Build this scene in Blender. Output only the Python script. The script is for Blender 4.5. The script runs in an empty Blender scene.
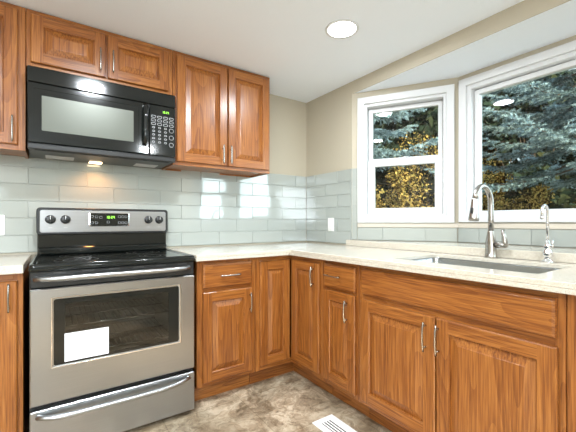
import bpy, bmesh, math, random
import numpy as np
from mathutils import Vector, Matrix

random.seed(7)
np.random.seed(7)
S = bpy.context.scene
COL = S.collection
R = math.radians

# ------------------------------------------------------------------ camera
cd = bpy.data.cameras.new('camera')
cd.sensor_width = 36.0
cd.lens = 336.72 / 576 * 36.0
cd.shift_y = 5.93 / 576
cd.clip_start = 0.02
cam = bpy.data.objects.new('camera', cd)
cam.location = (-1.9975, -2.5683, 1.1066)
cam.rotation_euler = (R(90), 0, -0.6066)
COL.objects.link(cam)
S.camera = cam

# ------------------------------------------------------------------ world, sun, added fill light, exposure
W = bpy.data.worlds.new('world')
S.world = W
W.use_nodes = True
bgn = W.node_tree.nodes['Background']
bgn.inputs['Color'].default_value = (0.84, 0.93, 1.0, 1)
# hazy sky, glow added low in the south-east for tile reflections and back wall
_nt = W.node_tree
_tc = _nt.nodes.new('ShaderNodeTexCoord')
_dot = _nt.nodes.new('ShaderNodeVectorMath')
_dot.operation = 'DOT_PRODUCT'
_dot.inputs[1].default_value = Vector((0.30, -0.93, 0.22)).normalized()
_nt.links.new(_tc.outputs['Generated'], _dot.inputs[0])
_mr = _nt.nodes.new('ShaderNodeMapRange')
_mr.interpolation_type = 'SMOOTHSTEP'
_mr.inputs['From Min'].default_value = 0.55
_mr.inputs['From Max'].default_value = 1.0
_mr.inputs['To Min'].default_value = 0.9
_mr.inputs['To Max'].default_value = 8.0
_nt.links.new(_dot.outputs['Value'], _mr.inputs['Value'])
_nt.links.new(_mr.outputs[0], bgn.inputs['Strength'])

sun = bpy.data.lights.new('sun', 'SUN')
sun.energy = 9.0
sun.angle = R(1.0)
sun.color = (1.0, 0.80, 0.52)
so = bpy.data.objects.new('sun', sun)
so.rotation_euler = Vector((0.50, 0.72, -0.42)).to_track_quat('-Z', 'Y').to_euler()
COL.objects.link(so)


def area(name, loc, direction, sx, sy, power, color=(1, 1, 1)):
    l = bpy.data.lights.new(name, 'AREA')
    l.shape = 'RECTANGLE'
    l.size, l.size_y = sx, sy
    l.energy = power
    l.color = color
    o = bpy.data.objects.new(name, l)
    o.location = loc
    o.rotation_euler = Vector(direction).to_track_quat('-Z', 'Y').to_euler()
    COL.objects.link(o)
    return o


# added fill light, set before an invented opening in the far wall
area('added_fill_light', (-3.58, -5.04, 1.56), (0.12, 1, 0.75), 1.15, 1.12, 88, (0.84, 0.93, 1.0))

S.view_settings.view_transform = 'Standard'
S.view_settings.look = 'None'
S.view_settings.exposure = 0.20
S.view_settings.gamma = 1.0
S.view_settings.use_curve_mapping = False


# ------------------------------------------------------------------ materials
def new_mat(name):
    m = bpy.data.materials.new(name)
    m.use_nodes = True
    nt = m.node_tree
    b = nt.nodes['Principled BSDF']
    return m, nt, b


def mat(name, col, rough=0.5, metal=0.0, coat=0.0, emit=None, estr=0.0, ior=1.5, spec=None):
    m, nt, b = new_mat(name)
    b.inputs['Base Color'].default_value = (*col, 1)
    b.inputs['Roughness'].default_value = rough
    b.inputs['Metallic'].default_value = metal
    b.inputs['Coat Weight'].default_value = coat
    b.inputs['IOR'].default_value = ior
    if emit:
        b.inputs['Emission Color'].default_value = (*emit, 1)
        b.inputs['Emission Strength'].default_value = estr
    return m


def N(nt, t, **kw):
    n = nt.nodes.new(t)
    for k, v in kw.items():
        setattr(n, k, v)
    return n


def noise(nt, vec, scale, detail=3, rough=0.55, dist=0.0):
    n = N(nt, 'ShaderNodeTexNoise')
    n.inputs['Scale'].default_value = scale
    n.inputs['Detail'].default_value = detail
    n.inputs['Roughness'].default_value = rough
    n.inputs['Distortion'].default_value = dist
    if vec is not None:
        nt.links.new(vec, n.inputs['Vector'])
    return n


def ramp(nt, fac, stops):
    r = N(nt, 'ShaderNodeValToRGB')
    e = r.color_ramp.elements
    while len(e) < len(stops):
        e.new(0.5)
    for i, (p, c) in enumerate(stops):
        e[i].position = p
        e[i].color = (*c, 1) if len(c) == 3 else c
    nt.links.new(fac, r.inputs['Fac'])
    return r


def mixc(nt, fac, a, b, mode='MIX'):
    m = N(nt, 'ShaderNodeMix', data_type='RGBA', blend_type=mode)
    if isinstance(fac, (int, float)):
        m.inputs[0].default_value = fac
    else:
        nt.links.new(fac, m.inputs[0])
    for i, v in ((6, a), (7, b)):
        if isinstance(v, tuple):
            m.inputs[i].default_value = (*v, 1)
        else:
            nt.links.new(v, m.inputs[i])
    return m.outputs[2]


def math_n(nt, op, a, b=None, clamp=False):
    m = N(nt, 'ShaderNodeMath', operation=op, use_clamp=clamp)
    for i, v in enumerate((a, b)):
        if v is None:
            continue
        if isinstance(v, (int, float)):
            m.inputs[i].default_value = v
        else:
            nt.links.new(v, m.inputs[i])
    return m.outputs[0]


def mapping(nt, vec, scale):
    m = N(nt, 'ShaderNodeMapping')
    m.inputs['Scale'].default_value = scale
    nt.links.new(vec, m.inputs['Vector'])
    return m.outputs[0]


def bump(nt, b, h, strength, dist=0.002):
    n = N(nt, 'ShaderNodeBump')
    n.inputs['Strength'].default_value = strength
    n.inputs['Distance'].default_value = dist
    nt.links.new(h, n.inputs['Height'])
    nt.links.new(n.outputs[0], b.inputs['Normal'])


def oak(name, axis):
    """Stained oak, grain running along one axis; every board its own stretch of the log."""
    m, nt, b = new_mat(name)
    tc = N(nt, 'ShaderNodeTexCoord')
    oi = N(nt, 'ShaderNodeObjectInfo')
    off = N(nt, 'ShaderNodeVectorMath', operation='SCALE')
    off.inputs[0].default_value = (7.3, 5.1, 9.7)
    nt.links.new(oi.outputs['Random'], off.inputs[3])
    add = N(nt, 'ShaderNodeVectorMath', operation='ADD')
    nt.links.new(tc.outputs['Object'], add.inputs[0])
    nt.links.new(off.outputs[0], add.inputs[1])
    v = add.outputs[0]

    def sc(across, along):
        return tuple(along if i == axis else across for i in range(3))
    fine = noise(nt, mapping(nt, v, sc(170, 4.5)), 1.0, 4, 0.55)
    broad = noise(nt, mapping(nt, v, sc(11, 0.7)), 1.0, 2, 0.5, 0.2)
    pore = noise(nt, mapping(nt, v, sc(330, 9)), 1.0, 2, 0.5)
    # cathedral figure: growth rings cut lengthwise
    rn = noise(nt, mapping(nt, v, sc(6.5, 0.75)), 1.0, 1, 0.4, 0.0)
    fr_ = math_n(nt, 'FRACT', math_n(nt, 'MULTIPLY', rn.outputs[0], 17.0))
    f = math_n(nt, 'ADD', math_n(nt, 'ADD', math_n(nt, 'MULTIPLY', fine.outputs[0], 0.62), math_n(nt, 'MULTIPLY', math_n(nt, 'SUBTRACT', oi.outputs['Random'], 0.5), 0.05)),
               math_n(nt, 'ADD', math_n(nt, 'MULTIPLY', broad.outputs[0], 0.27),
                      math_n(nt, 'MULTIPLY', fr_, 0.10)))
    c = ramp(nt, f, [(0.37, (0.165, 0.046, 0.0075)), (0.46, (0.250, 0.080, 0.0135)),
                     (0.54, (0.318, 0.112, 0.021)), (0.66, (0.415, 0.163, 0.036))])
    pr = ramp(nt, pore.outputs[0], [(0.36, (0.62, 0.55, 0.5)), (0.48, (1, 1, 1))])
    col = mixc(nt, 0.65, c.outputs[0], pr.outputs[0], 'MULTIPLY')
    nt.links.new(col, b.inputs['Base Color'])
    b.inputs['Roughness'].default_value = 0.33
    b.inputs['Coat Weight'].default_value = 0.25
    b.inputs['Coat Roughness'].default_value = 0.22
    bump(nt, b, pore.outputs[0], 0.12, 0.001)
    return m


M = {}
OX, OY, OZ = oak('oak_grain_x', 0), oak('oak_grain_y', 1), oak('oak_grain_z', 2)


def wall_paint(name, col, bscale=160, bstr=0.15):
    m, nt, b = new_mat(name)
    tc = N(nt, 'ShaderNodeTexCoord')
    n1 = noise(nt, tc.outputs['Object'], bscale, 3, 0.6)
    b.inputs['Base Color'].default_value = (*col, 1)
    b.inputs['Roughness'].default_value = 0.65
    bump(nt, b, n1.outputs[0], bstr, 0.003)
    return m


M['paint'] = wall_paint('beige_wall_paint', (0.45, 0.405, 0.315))
M['ceil'] = wall_paint('white_ceiling_paint', (0.84, 0.895, 0.97), 70, 0.35)
M['white'] = mat('white_vinyl', (0.64, 0.65, 0.66), 0.35)
M['plate'] = mat('white_plastic', (0.82, 0.82, 0.80), 0.3)
M['grout'] = mat('pale_grout', (0.42, 0.43, 0.41), 0.8)
M['bead'] = mat('stone_bead', (0.56, 0.51, 0.43), 0.45)
M['nickel'] = mat('brushed_nickel', (0.42, 0.40, 0.37), 0.27, 1.0)
M['chrome'] = mat('chrome', (0.78, 0.78, 0.79), 0.10, 1.0)
M['black'] = mat('gloss_black', (0.006, 0.0075, 0.007), 0.10, 0, 0.0)
M['blackm'] = mat('satin_black', (0.012, 0.013, 0.013), 0.38)
M['dark'] = mat('dark_cavity', (0.03, 0.03, 0.03), 0.6)
M['enamel'] = mat('grey_oven_enamel', (0.30, 0.31, 0.29), 0.4)
M['paper'] = mat('white_paper', (0.85, 0.87, 0.92), 0.8)
M['lens'] = mat('lamp_lens', (0.9, 0.9, 0.9), 0.5, 0, 0, (1.0, 0.98, 0.95), 7.0)
M['warm'] = mat('cooktop_lamp_lens', (0.9, 0.9, 0.9), 0.5, 0, 0, (1.0, 0.72, 0.42), 8.0)
M['green'] = mat('green_display_digits', (0.1, 0.4, 0.05), 0.5, 0, 0, (0.45, 1.0, 0.08), 1.6)
M['greyprint'] = mat('grey_print', (0.5, 0.5, 0.5), 0.5)
M['dimprint'] = mat('dim_print', (0.06, 0.06, 0.06), 0.3)
M['keyprint'] = mat('key_print', (0.27, 0.28, 0.29), 0.5)
M['mesh'] = mat('microwave_mesh', (0.10, 0.108, 0.088), 0.35, 0.3)


def tile_mat():
    m, nt, b = new_mat('pale_glass_tile')
    g = N(nt, 'ShaderNodeNewGeometry')
    c = ramp(nt, g.outputs['Random Per Island'], [(0.0, (0.345, 0.375, 0.350)), (1.0, (0.39, 0.42, 0.395))])
    nt.links.new(c.outputs[0], b.inputs['Base Color'])
    b.inputs['Roughness'].default_value = 0.08
    b.inputs['IOR'].default_value = 1.75
    b.inputs['Coat Weight'].default_value = 0.6
    b.inputs['Coat IOR'].default_value = 1.7
    b.inputs['Coat Roughness'].default_value = 0.02
    return m


M['tile'] = tile_mat()


def quartz():
    m, nt, b = new_mat('speckled_white_quartz')
    tc = N(nt, 'ShaderNodeTexCoord')
    n1 = noise(nt, tc.outputs['Object'], 420, 2, 0.6)
    n2 = noise(nt, tc.outputs['Object'], 90, 3, 0.6)
    a = ramp(nt, n1.outputs[0], [(0.33, (0.26, 0.20, 0.135)), (0.43, (0.63, 0.585, 0.50))])
    d = ramp(nt, n2.outputs[0], [(0.40, (0.90, 0.87, 0.83)), (0.58, (1, 1, 1))])
    nt.links.new(mixc(nt, 0.8, a.outputs[0], d.outputs[0], 'MULTIPLY'), b.inputs['Base Color'])
    b.inputs['Roughness'].default_value = 0.12
    b.inputs['IOR'].default_value = 1.55
    return m


M['quartz'] = quartz()


def steel(name, scale, rough=0.30, col=(0.44, 0.452, 0.465)):
    m, nt, b = new_mat(name)
    tc = N(nt, 'ShaderNodeTexCoord')
    n1 = noise(nt, mapping(nt, tc.outputs['Object'], scale), 1.0, 3, 0.6)
    r = ramp(nt, n1.outputs[0], [(0.3, tuple(x * 0.9 for x in col)), (0.7, col)])
    nt.links.new(r.outputs[0], b.inputs['Base Color'])
    b.inputs['Metallic'].default_value = 1.0
    b.inputs['Roughness'].default_value = rough
    bump(nt, b, n1.outputs[0], 0.06, 0.0005)
    return m


M['steel'] = steel('brushed_stainless', (3, 3, 700))
M['basin'] = steel('sink_stainless', (500, 4, 500), 0.22, (0.52, 0.55, 0.57))


def glass_mat(name, tint=(1, 1, 1), ior=1.5):
    m = bpy.data.materials.new(name)
    m.use_nodes = True
    nt = m.node_tree
    nt.nodes.clear()
    out = N(nt, 'ShaderNodeOutputMaterial')
    mix = N(nt, 'ShaderNodeMixShader')
    fr = N(nt, 'ShaderNodeFresnel')
    fr.inputs['IOR'].default_value = ior
    tr = N(nt, 'ShaderNodeBsdfTransparent')
    tr.inputs['Color'].default_value = (*tint, 1)
    gl = N(nt, 'ShaderNodeBsdfGlossy')
    gl.inputs['Roughness'].default_value = 0.0
    # both surfaces of the sheet reflect alike: the inner face must not show total reflection
    gm = N(nt, 'ShaderNodeNewGeometry')
    front = math_n(nt, 'SUBTRACT', 1.0, gm.outputs['Backfacing'])
    nt.links.new(math_n(nt, 'MULTIPLY', fr.outputs[0], front), mix.inputs[0])
    nt.links.new(tr.outputs[0], mix.inputs[1])
    nt.links.new(gl.outputs[0], mix.inputs[2])
    nt.links.new(mix.outputs[0], out.inputs[0])
    return m


M['pane'] = glass_mat('window_glass', (0.90, 0.96, 0.95))
M['ovenglass'] = glass_mat('tinted_oven_glass', (0.55, 0.57, 0.55), 1.7)


def floor_mat():
    m, nt, b = new_mat('stone_look_vinyl')
    tc = N(nt, 'ShaderNodeTexCoord')
    v = tc.outputs['Object']
    warp = noise(nt, v, 3.0, 4, 0.6)
    mv = N(nt, 'ShaderNodeVectorMath', operation='SCALE')
    nt.links.new(warp.outputs['Color'], mv.inputs[0])
    mv.inputs[3].default_value = 0.35
    ad = N(nt, 'ShaderNodeVectorMath', operation='ADD')
    nt.links.new(v, ad.inputs[0])
    nt.links.new(mv.outputs[0], ad.inputs[1])
    n1 = noise(nt, ad.outputs[0], 7, 7, 0.68, 0.8)
    n2 = noise(nt, ad.outputs[0], 2.2, 3, 0.5)
    n3 = noise(nt, ad.outputs[0], 17, 6, 0.72, 1.2)
    c1 = ramp(nt, n1.outputs[0], [(0.30, (0.19, 0.14, 0.092)), (0.45, (0.43, 0.335, 0.235)),
                                  (0.56, (0.64, 0.535, 0.40)), (0.72, (0.80, 0.70, 0.56))])
    c2 = ramp(nt, n2.outputs[0], [(0.38, (0.58, 0.57, 0.53)), (0.58, (1.0, 0.98, 0.95))])
    c3 = ramp(nt, n3.outputs[0], [(0.40, (0.60, 0.56, 0.50)), (0.53, (1.0, 1.0, 1.0))])
    col = mixc(nt, 0.85, mixc(nt, 1.0, c1.outputs[0], c2.outputs[0], 'MULTIPLY'), c3.outputs[0], 'MULTIPLY')
    br = N(nt, 'ShaderNodeTexBrick', offset=0.0)
    br.inputs['Scale'].default_value = 1.0
    br.inputs['Brick Width'].default_value = 0.4572
    br.inputs['Row Height'].default_value = 0.4572
    br.inputs['Mortar Size'].default_value = 0.004
    br.inputs['Mortar Smooth'].default_value = 0.6
    br.inputs['Color1'].default_value = (1, 1, 1, 1)
    br.inputs['Color2'].default_value = (0.86, 0.86, 0.86, 1)
    br.inputs['Mortar'].default_value = (0.6, 0.56, 0.5, 1)
    sh = N(nt, 'ShaderNodeMapping')
    sh.inputs['Location'].default_value = (0.13, 0.21, 0.0)
    nt.links.new(v, sh.inputs['Vector'])
    nt.links.new(sh.outputs[0], br.inputs['Vector'])
    nt.links.new(mixc(nt, 0.8, col, br.outputs['Color'], 'MULTIPLY'), b.inputs['Base Color'])
    b.inputs['Roughness'].default_value = 0.38
    bump(nt, b, n3.outputs[0], 0.15, 0.001)
    return m


M['floor'] = floor_mat()


def leaf_mat(name, stops, trans=0.35, rough=0.6, attr=None):
    m = bpy.data.materials.new(name)
    m.use_nodes = True
    nt = m.node_tree
    nt.nodes.clear()
    out = N(nt, 'ShaderNodeOutputMaterial')
    g = N(nt, 'ShaderNodeNewGeometry')
    tc = N(nt, 'ShaderNodeTexCoord')
    n1 = noise(nt, tc.outputs['Object'], 1.3, 2, 0.5)
    f = math_n(nt, 'ADD', math_n(nt, 'MULTIPLY', g.outputs['Random Per Island'], 0.6),
               math_n(nt, 'MULTIPLY', n1.outputs[0], 0.4))
    if attr:
        an = N(nt, 'ShaderNodeAttribute', attribute_name=attr)
        f = math_n(nt, 'ADD', math_n(nt, 'MULTIPLY', an.outputs['Fac'], 0.8), math_n(nt, 'MULTIPLY', g.outputs['Random Per Island'], 0.2))
    c = ramp(nt, f, stops)
    d = N(nt, 'ShaderNodeBsdfDiffuse')
    t = N(nt, 'ShaderNodeBsdfTranslucent')
    mx = N(nt, 'ShaderNodeMixShader')
    mx.inputs[0].default_value = trans
    nt.links.new(c.outputs[0], d.inputs[0])
    nt.links.new(c.outputs[0], t.inputs[0])
    nt.links.new(d.outputs[0], mx.inputs[1])
    nt.links.new(t.outputs[0], mx.inputs[2])
    nt.links.new(mx.outputs[0], out.inputs[0])
    return m


M['needle'] = leaf_mat('blue_spruce_needles', [(0.10, (0.04, 0.065, 0.065)), (0.38, (0.18, 0.26, 0.285)), (0.75, (0.49, 0.65, 0.74))], 0.1, attr='new_growth')
M['gold'] = leaf_mat('golden_leaves', [(0.25, (0.022, 0.020, 0.012)), (0.45, (0.12, 0.07, 0.02)), (0.60, (0.72, 0.50, 0.16)), (0.85, (0.22, 0.23, 0.08))], 0.3)
M['darkleaf'] = leaf_mat('dark_evergreen_leaves', [(0.1, (0.012, 0.020, 0.016)), (0.6, (0.030, 0.048, 0.034)), (0.9, (0.07, 0.075, 0.035))], 0.1)
M['bark'] = mat('bark', (0.055, 0.04, 0.03), 0.9)
M['soil'] = wall_paint('garden_ground', (0.10, 0.09, 0.045), 9, 0.6)


# ------------------------------------------------------------------ mesh helpers
class MB:
    """Collects shapes in world coordinates; build() makes ONE mesh object of them."""
    def __init__(self, T=None):
        self.v, self.f, self.m, self.s = [], [], [], []
        self.T = T

    def raw(self, vs, fs, mi=0, smooth=False):
        o = len(self.v)
        for p in vs:
            p = Vector(p)
            self.v.append(self.T @ p if self.T else p)
        for q in fs:
            self.f.append(tuple(i + o for i in q))
            self.m.append(mi)
            self.s.append(smooth)
        return self

    def bm(self, b, mi=0, smooth=False):
        b.verts.index_update()
        self.raw([v.co.copy() for v in b.verts], [[v.index for v in f.verts] for f in b.faces], mi, smooth)
        b.free()
        return self

    def box(self, a0, a1, b0, b1, c0, c1, mi=0, bev=0.0, seg=1):
        b = bmesh.new()
        vs = [b.verts.new((x, y, z)) for x in (min(a0, a1), max(a0, a1)) for y in (min(b0, b1), max(b0, b1)) for z in (min(c0, c1), max(c0, c1))]
        for q in ((0, 1, 3, 2), (4, 6, 7, 5), (0, 4, 5, 1), (2, 3, 7, 6), (0, 2, 6, 4), (1, 5, 7, 3)):
            b.faces.new([vs[i] for i in q])
        if bev > 0:
            bmesh.ops.bevel(b, geom=b.edges[:], offset=bev, segments=seg, affect='EDGES', profile=0.5)
        return self.bm(b, mi)

    def rings(self, loops, mi=0, smooth=False, cap0=False, cap1=False, closed=True):
        n = len(loops[0])
        vs = [p for l in loops for p in l]
        fs = []
        for i in range(len(loops) - 1):
            for j in range(n if closed else n - 1):
                k = (j + 1) % n
                fs.append((i * n + j, i * n + k, (i + 1) * n + k, (i + 1) * n + j))
        if cap0:
            fs.append(tuple(reversed(range(n))))
        if cap1:
            fs.append(tuple(range((len(loops) - 1) * n, len(loops) * n)))
        return self.raw(vs, fs, mi, smooth)

    def tube(self, path, radii, n=12, mi=0, smooth=True, flat=1.0):
        P = [Vector(p) for p in path]
        if not isinstance(radii, (list, tuple)):
            radii = [radii] * len(P)
        t0 = (P[1] - P[0]).normalized()
        ref = Vector((0, 0, 1)) if abs(t0.z) < 0.9 else Vector((1, 0, 0))
        a = t0.cross(ref).normalized()
        loops = []
        for i, p in enumerate(P):
            t = (P[min(i + 1, len(P) - 1)] - P[max(i - 1, 0)]).normalized()
            a = (a - t * a.dot(t)).normalized()
            c = t.cross(a)
            loops.append([p + (a * math.cos(q) + c * math.sin(q) * flat) * radii[i] for q in [2 * math.pi * k / n for k in range(n)]])
        return self.rings(loops, mi, smooth, True, True)

    def lathe(self, prof, c=(0, 0, 0), axis=2, n=24, mi=0, smooth=True):
        loops = []
        for r, h in prof:
            l = []
            for k in range(n):
                q = 2 * math.pi * k / n
                x, y = r * math.cos(q), r * math.sin(q)
                p = {2: (x, y, h), 1: (x, h, y), 0: (h, x, y)}[axis]
                l.append(Vector(p) + Vector(c))
            loops.append(l)
        return self.rings(loops, mi, smooth, True, True)

    def rrect(self, a0, a1, b0, b1, r, n=6):
        pts = []
        for cx, cy, s in ((a1 - r, b1 - r, 0), (a0 + r, b1 - r, 1), (a0 + r, b0 + r, 2), (a1 - r, b0 + r, 3)):
            for k in range(n + 1):
                q = (s + k / n) * math.pi / 2
                pts.append((cx + r * math.cos(q), cy + r * math.sin(q)))
        return pts

    def build(self, name, mats, parent=None, **props):
        me = bpy.data.meshes.new(name)
        o = bpy.data.objects.new(name, me)
        org = Vector((0, 0, 0))
        p = parent
        while p is not None:
            org += p.location
            p = p.parent
        me.from_pydata([tuple(v - org) for v in self.v], [], self.f)
        for x in (mats if isinstance(mats, (list, tuple)) else [mats]):
            me.materials.append(x)
        me.polygons.foreach_set('material_index', self.m)
        me.polygons.foreach_set('use_smooth', self.s)
        bm = bmesh.new()
        bm.from_mesh(me)
        bmesh.ops.recalc_face_normals(bm, faces=bm.faces[:])
        bm.to_mesh(me)
        bm.free()
        me.update()
        COL.objects.link(o)
        if parent is not None:
            o.parent = parent
        for k, val in props.items():
            o[k] = val
        return o


def thing(name, label, cat, loc, group=None):
    o = bpy.data.objects.new(name, None)
    COL.objects.link(o)
    o.location = loc
    o.empty_display_size = 0.1
    o['label'] = label
    o['category'] = cat
    if group:
        o['group'] = group
    return o


def structure(o, label=None, cat=None):
    o['kind'] = 'structure'
    if label:
        o['label'] = label
    if cat:
        o['category'] = cat
    return o


def frame_T(origin, u):
    """Local (u, out, z) frame of a wall: u runs left to right when you face it, out points to the viewer."""
    u = Vector(u).normalized()
    z = Vector((0, 0, 1))
    n = u.cross(z)
    T = Matrix.Identity(4)
    for i in range(3):
        T[i][0], T[i][1], T[i][2], T[i][3] = u[i], n[i], z[i], origin[i]
    return T


T_BACK = frame_T((0, 0, 0), (1, 0, 0))       # u = x, out = -y
T_RIGHT = frame_T((0, 0, 0), (0, -1, 0))     # u = -y, out = -x

# ------------------------------------------------------------------ setting
HC = 2.253            # ceiling
BS = 2.152            # bay soffit
YB0, YB1 = -0.607, -3.27
BX = 0.40
BY0, BY1 = -1.27, -2.607
X0, Y0 = -4.30, -5.10   # far sides of the room

structure(MB().box(X0 - .12, 0.62, Y0 - .12, 0.12, -0.10, 0.0).build('floor', M['floor']))
structure(MB().box(X0 - .12, 0.12, Y0 - .12, 0.12, HC, HC + 0.12).build('ceiling', M['ceil']))
structure(MB().box(X0 - .12, 0.12, 0.0, 0.12, 0, HC).build('wall_back', M['paint']))
w = MB()
w.box(0, .12, YB0, 0, 0, HC)
w.box(0, .12, YB1, YB0, BS + .0125, HC)
w.box(0, .0045, YB1, YB0, BS - .0005, BS + .0125)
w.box(0, .12, Y0, YB1, 0, HC)
w.box(0.0, .12, YB1, YB0, 0, 0.905)
structure(w.build('wall_right', M['paint']))
# far walls, one with an opening made up to go with the fill light
w = MB()
w.box(-2.95, .12, Y0 - .12, Y0, 0, HC)
w.box(X0 - .12, -4.20, Y0 - .12, Y0, 0, HC)
w.box(-4.20, -2.95, Y0 - .12, Y0, 0, 0.97)
w.box(-4.20, -2.95, Y0 - .12, Y0, 2.14, HC)
structure(w.build('wall_front', M['paint']))
w = MB()
w.box(X0 - .12, X0, Y0, 0.0, 0, HC)
structure(w.build('wall_left', M['paint']))
# the bay
bayL = Vector((BX, BY0 - YB0, 0)).length
T_BAYL = frame_T((0, YB0, 0), (BX, BY0 - YB0, 0))
T_BAYC = frame_T((BX, BY0, 0), (0, -1, 0))
T_BAYR = frame_T((BX, BY1, 0), (-BX, YB1 - BY1, 0))


def bay_wall(T, length, u0, u1, z0, z1, name):
    w = MB(T)
    th = -0.14
    w.box(0, length, th, 0, 0.0, z0)
    w.box(0, length, th, 0, z1, BS + .1)
    w.box(0, u0, th, 0, z0, z1)
    w.box(u1, length, th, 0, z0, z1)
    structure(w.build(name, M['paint']))


bay_wall(T_BAYL, bayL, 0.085, 0.715, 1.135, 2.065, 'wall_bay_left')
CL = BY0 - BY1
bay_wall(T_BAYC, CL, 0.05, CL - 0.05, 1.135, 2.075, 'wall_bay_centre')
bay_wall(T_BAYR, bayL, 0.06, 0.69, 1.135, 2.065, 'wall_bay_right')
pts = [(0.121, YB0), (0.001, YB0), (0.001, YB1), (0.121, YB1), (BX + .05, BY1), (BX + .05, BY0)]
pts = [(0.005, YB0), (0.005, YB1), (BX, BY1), (BX, BY0)]
w = MB()
w.rings([[(x, y, BS) for x, y in pts], [(x, y, BS + 0.012) for x, y in pts]], 0, False, True, True)
structure(w.build('ceiling_bay', M['ceil']))


def tiles(T, u0, u1, z0, z1, pu, pz, off_odd, off_even, name, gap=0.0022, tilt=0.0035, extra=None):
    """Running-bond glass tiles; each tile very slightly out of plane, as set by hand."""
    w = MB(T)
    w.box(u0, u1, 0.0005, 0.004, z0, z1, 1)
    row = 0
    zt = z1
    while zt - z0 > 0.02:
        zb = max(zt - pz, z0)
        off = (off_odd, off_even)[row % 2]
        k = math.floor((u0 - off) / pu)
        while off + k * pu < u1:
            a, b = max(off + k * pu, u0), min(off + (k + 1) * pu, u1)
            if b - a > 0.006:
                bb = bmesh.new()
                g = gap / 2
                e = 0.0015
                tu, tz = random.gauss(0, tilt), random.gauss(0, tilt)

                def P(u, z, d):
                    return (u, d + (tu * (u - (a + b) / 2) + tz * (z - (zt + zb) / 2)) * (d > 0.005), z)
                r0 = [P(u, z, 0.0042) for u, z in ((a + g, zb + g), (b - g, zb + g), (b - g, zt - g), (a + g, zt - g))]
                r1 = [P(u, z, 0.0078) for u, z in ((a + g, zb + g), (b - g, zb + g), (b - g, zt - g), (a + g, zt - g))]
                r2 = [P(u, z, 0.0090) for u, z in ((a + g + e, zb + g + e), (b - g - e, zb + g + e), (b - g - e, zt - g - e), (a + g + e, zt - g - e))]
                bb.free()
                w.rings([r0, r1, r2], 0, False, False, True)
            k += 1
        zt -= pz
        row += 1
    if extra:
        extra(w)
    return structure(w.build(name, [M['tile'], M['grout'], M['bead']]))


PZ = 0.1028
tiles(T_BACK, -2.75, -0.010, 0.924, 1.541, 0.307, PZ, -0.439, -0.285, 'wall_tile_back')
tiles(T_RIGHT, 0.010, 0.606, 0.924, 1.541, 0.307, PZ, 0.139, 0.293, 'wall_tile_right')


def bead_l(w):
    w.box(0.048, bayL, 0.001, 0.012, 1.064, 1.096, 2, 0.002)


tiles(T_BAYL, 0.046, bayL - .006, 0.962, 1.062, 0.307, 0.11, 0.046 + .2, 0, 'wall_tile_bay_left', extra=bead_l)
tiles(T_BAYL, 0.002, 0.043, 0.962, 1.541, 0.5, 0.145, 0.002, 0.002, 'wall_tile_bay_edge')
tiles(T_BAYC, 0.004, CL - .004, 0.962, 1.062, 0.307, 0.11, 0.15, 0, 'wall_tile_bay_centre',
      extra=lambda w: w.box(0.004, CL - .004, 0.001, 0.012, 1.064, 1.096, 2, 0.002))
tiles(T_BAYR, 0.004, bayL, 0.962, 1.062, 0.307, 0.11, 0.1, 0, 'wall_tile_bay_right',
      extra=lambda w: w.box(0.004, bayL, 0.001, 0.012, 1.064, 1.096, 2, 0.002))


# ------------------------------------------------------------------ windows
def ring_frame(w, u0, u1, z0, z1, t, d0, d1, mi=0, bev=0.003, tb=None, tt=None):
    """A mitred rectangular frame: outer size u0..u1, z0..z1, member width t."""
    tb = t if tb is None else tb
    tt = t if tt is None else tt
    o = [(u0, z0), (u1, z0), (u1, z1), (u0, z1)]
    i = [(u0 + t, z0 + tb), (u1 - t, z0 + tb), (u1 - t, z1 - tt), (u0 + t, z1 - tt)]

    def inset(q, s):
        c = [(1, 1), (-1, 1), (-1, -1), (1, -1)]
        return [(x + s * a, z + s * b) for (x, z), (a, b) in zip(q, c)]
    L = []
    for q, d in ((o, d0), (o, d1 - bev), (inset(o, bev), d1), (inset(i, -bev), d1), (i, d1 - bev), (i, d0)):
        L.append([(x, d, z) for x, z in q])
    w.rings(L + [L[0]], mi)


def window_empty(name, loc):
    o = bpy.data.objects.new(name, None)
    COL.objects.link(o)
    o.location = loc
    return o


def double_hung(T, name, u0, u1, z0, z1, label):
    e = window_empty(name, T @ Vector(((u0 + u1) / 2, 0, z0)))
    structure(e, label, 'window')
    w = MB(T)
    ring_frame(w, u0, u1, z0, z1, 0.052, 0.001, 0.020)
    w.build('casing', M['white'], e)
    w = MB(T)
    ring_frame(w, u0 + .038, u1 - .038, z0 + .032, z1 - .038, 0.036, -0.135, 0.0005)
    w.build('window_frame', M['white'], e)
    zm = 1.590
    a, b = u0 + .076, u1 - .076
    w = MB(T)
    ring_frame(w, a, b, zm - .01, z1 - .078, 0.032, -0.095, -0.062, tb=0.036)
    s = w.build('upper_sash', M['white'], e)
    w = MB(T)
    w.box(a + .030, b - .030, -0.082, -0.078, zm + .02, z1 - .105)
    w.build('glass_pane', M['pane'], s)
    w = MB(T)
    ring_frame(w, a, b, z0 + .066, zm, 0.055, -0.058, -0.022, tb=0.05, tt=0.042)
    s = w.build('lower_sash', M['white'], e)
    w = MB(T)
    w.box(a + .05, b - .05, -0.044, -0.040, z0 + .11, zm - .038)
    w.build('glass_pane', M['pane'], s)
    w = MB(T)
    m = (a + b) / 2
    w.box(m - .035, m + .035, -0.055, -0.030, zm + .0005, zm + .010, 0, 0.003)
    w.lathe([(0.001, zm + .010), (0.016, zm + .010), (0.014, zm + .022), (0.001, zm + .023)], (m, -0.043, 0), 2, 16)
    w.box(m - .004, m + .034, -0.050, -0.038, zm + .022, zm + .028, 0, 0.002)
    w.build('sash_lock', M['white'], s)


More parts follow.
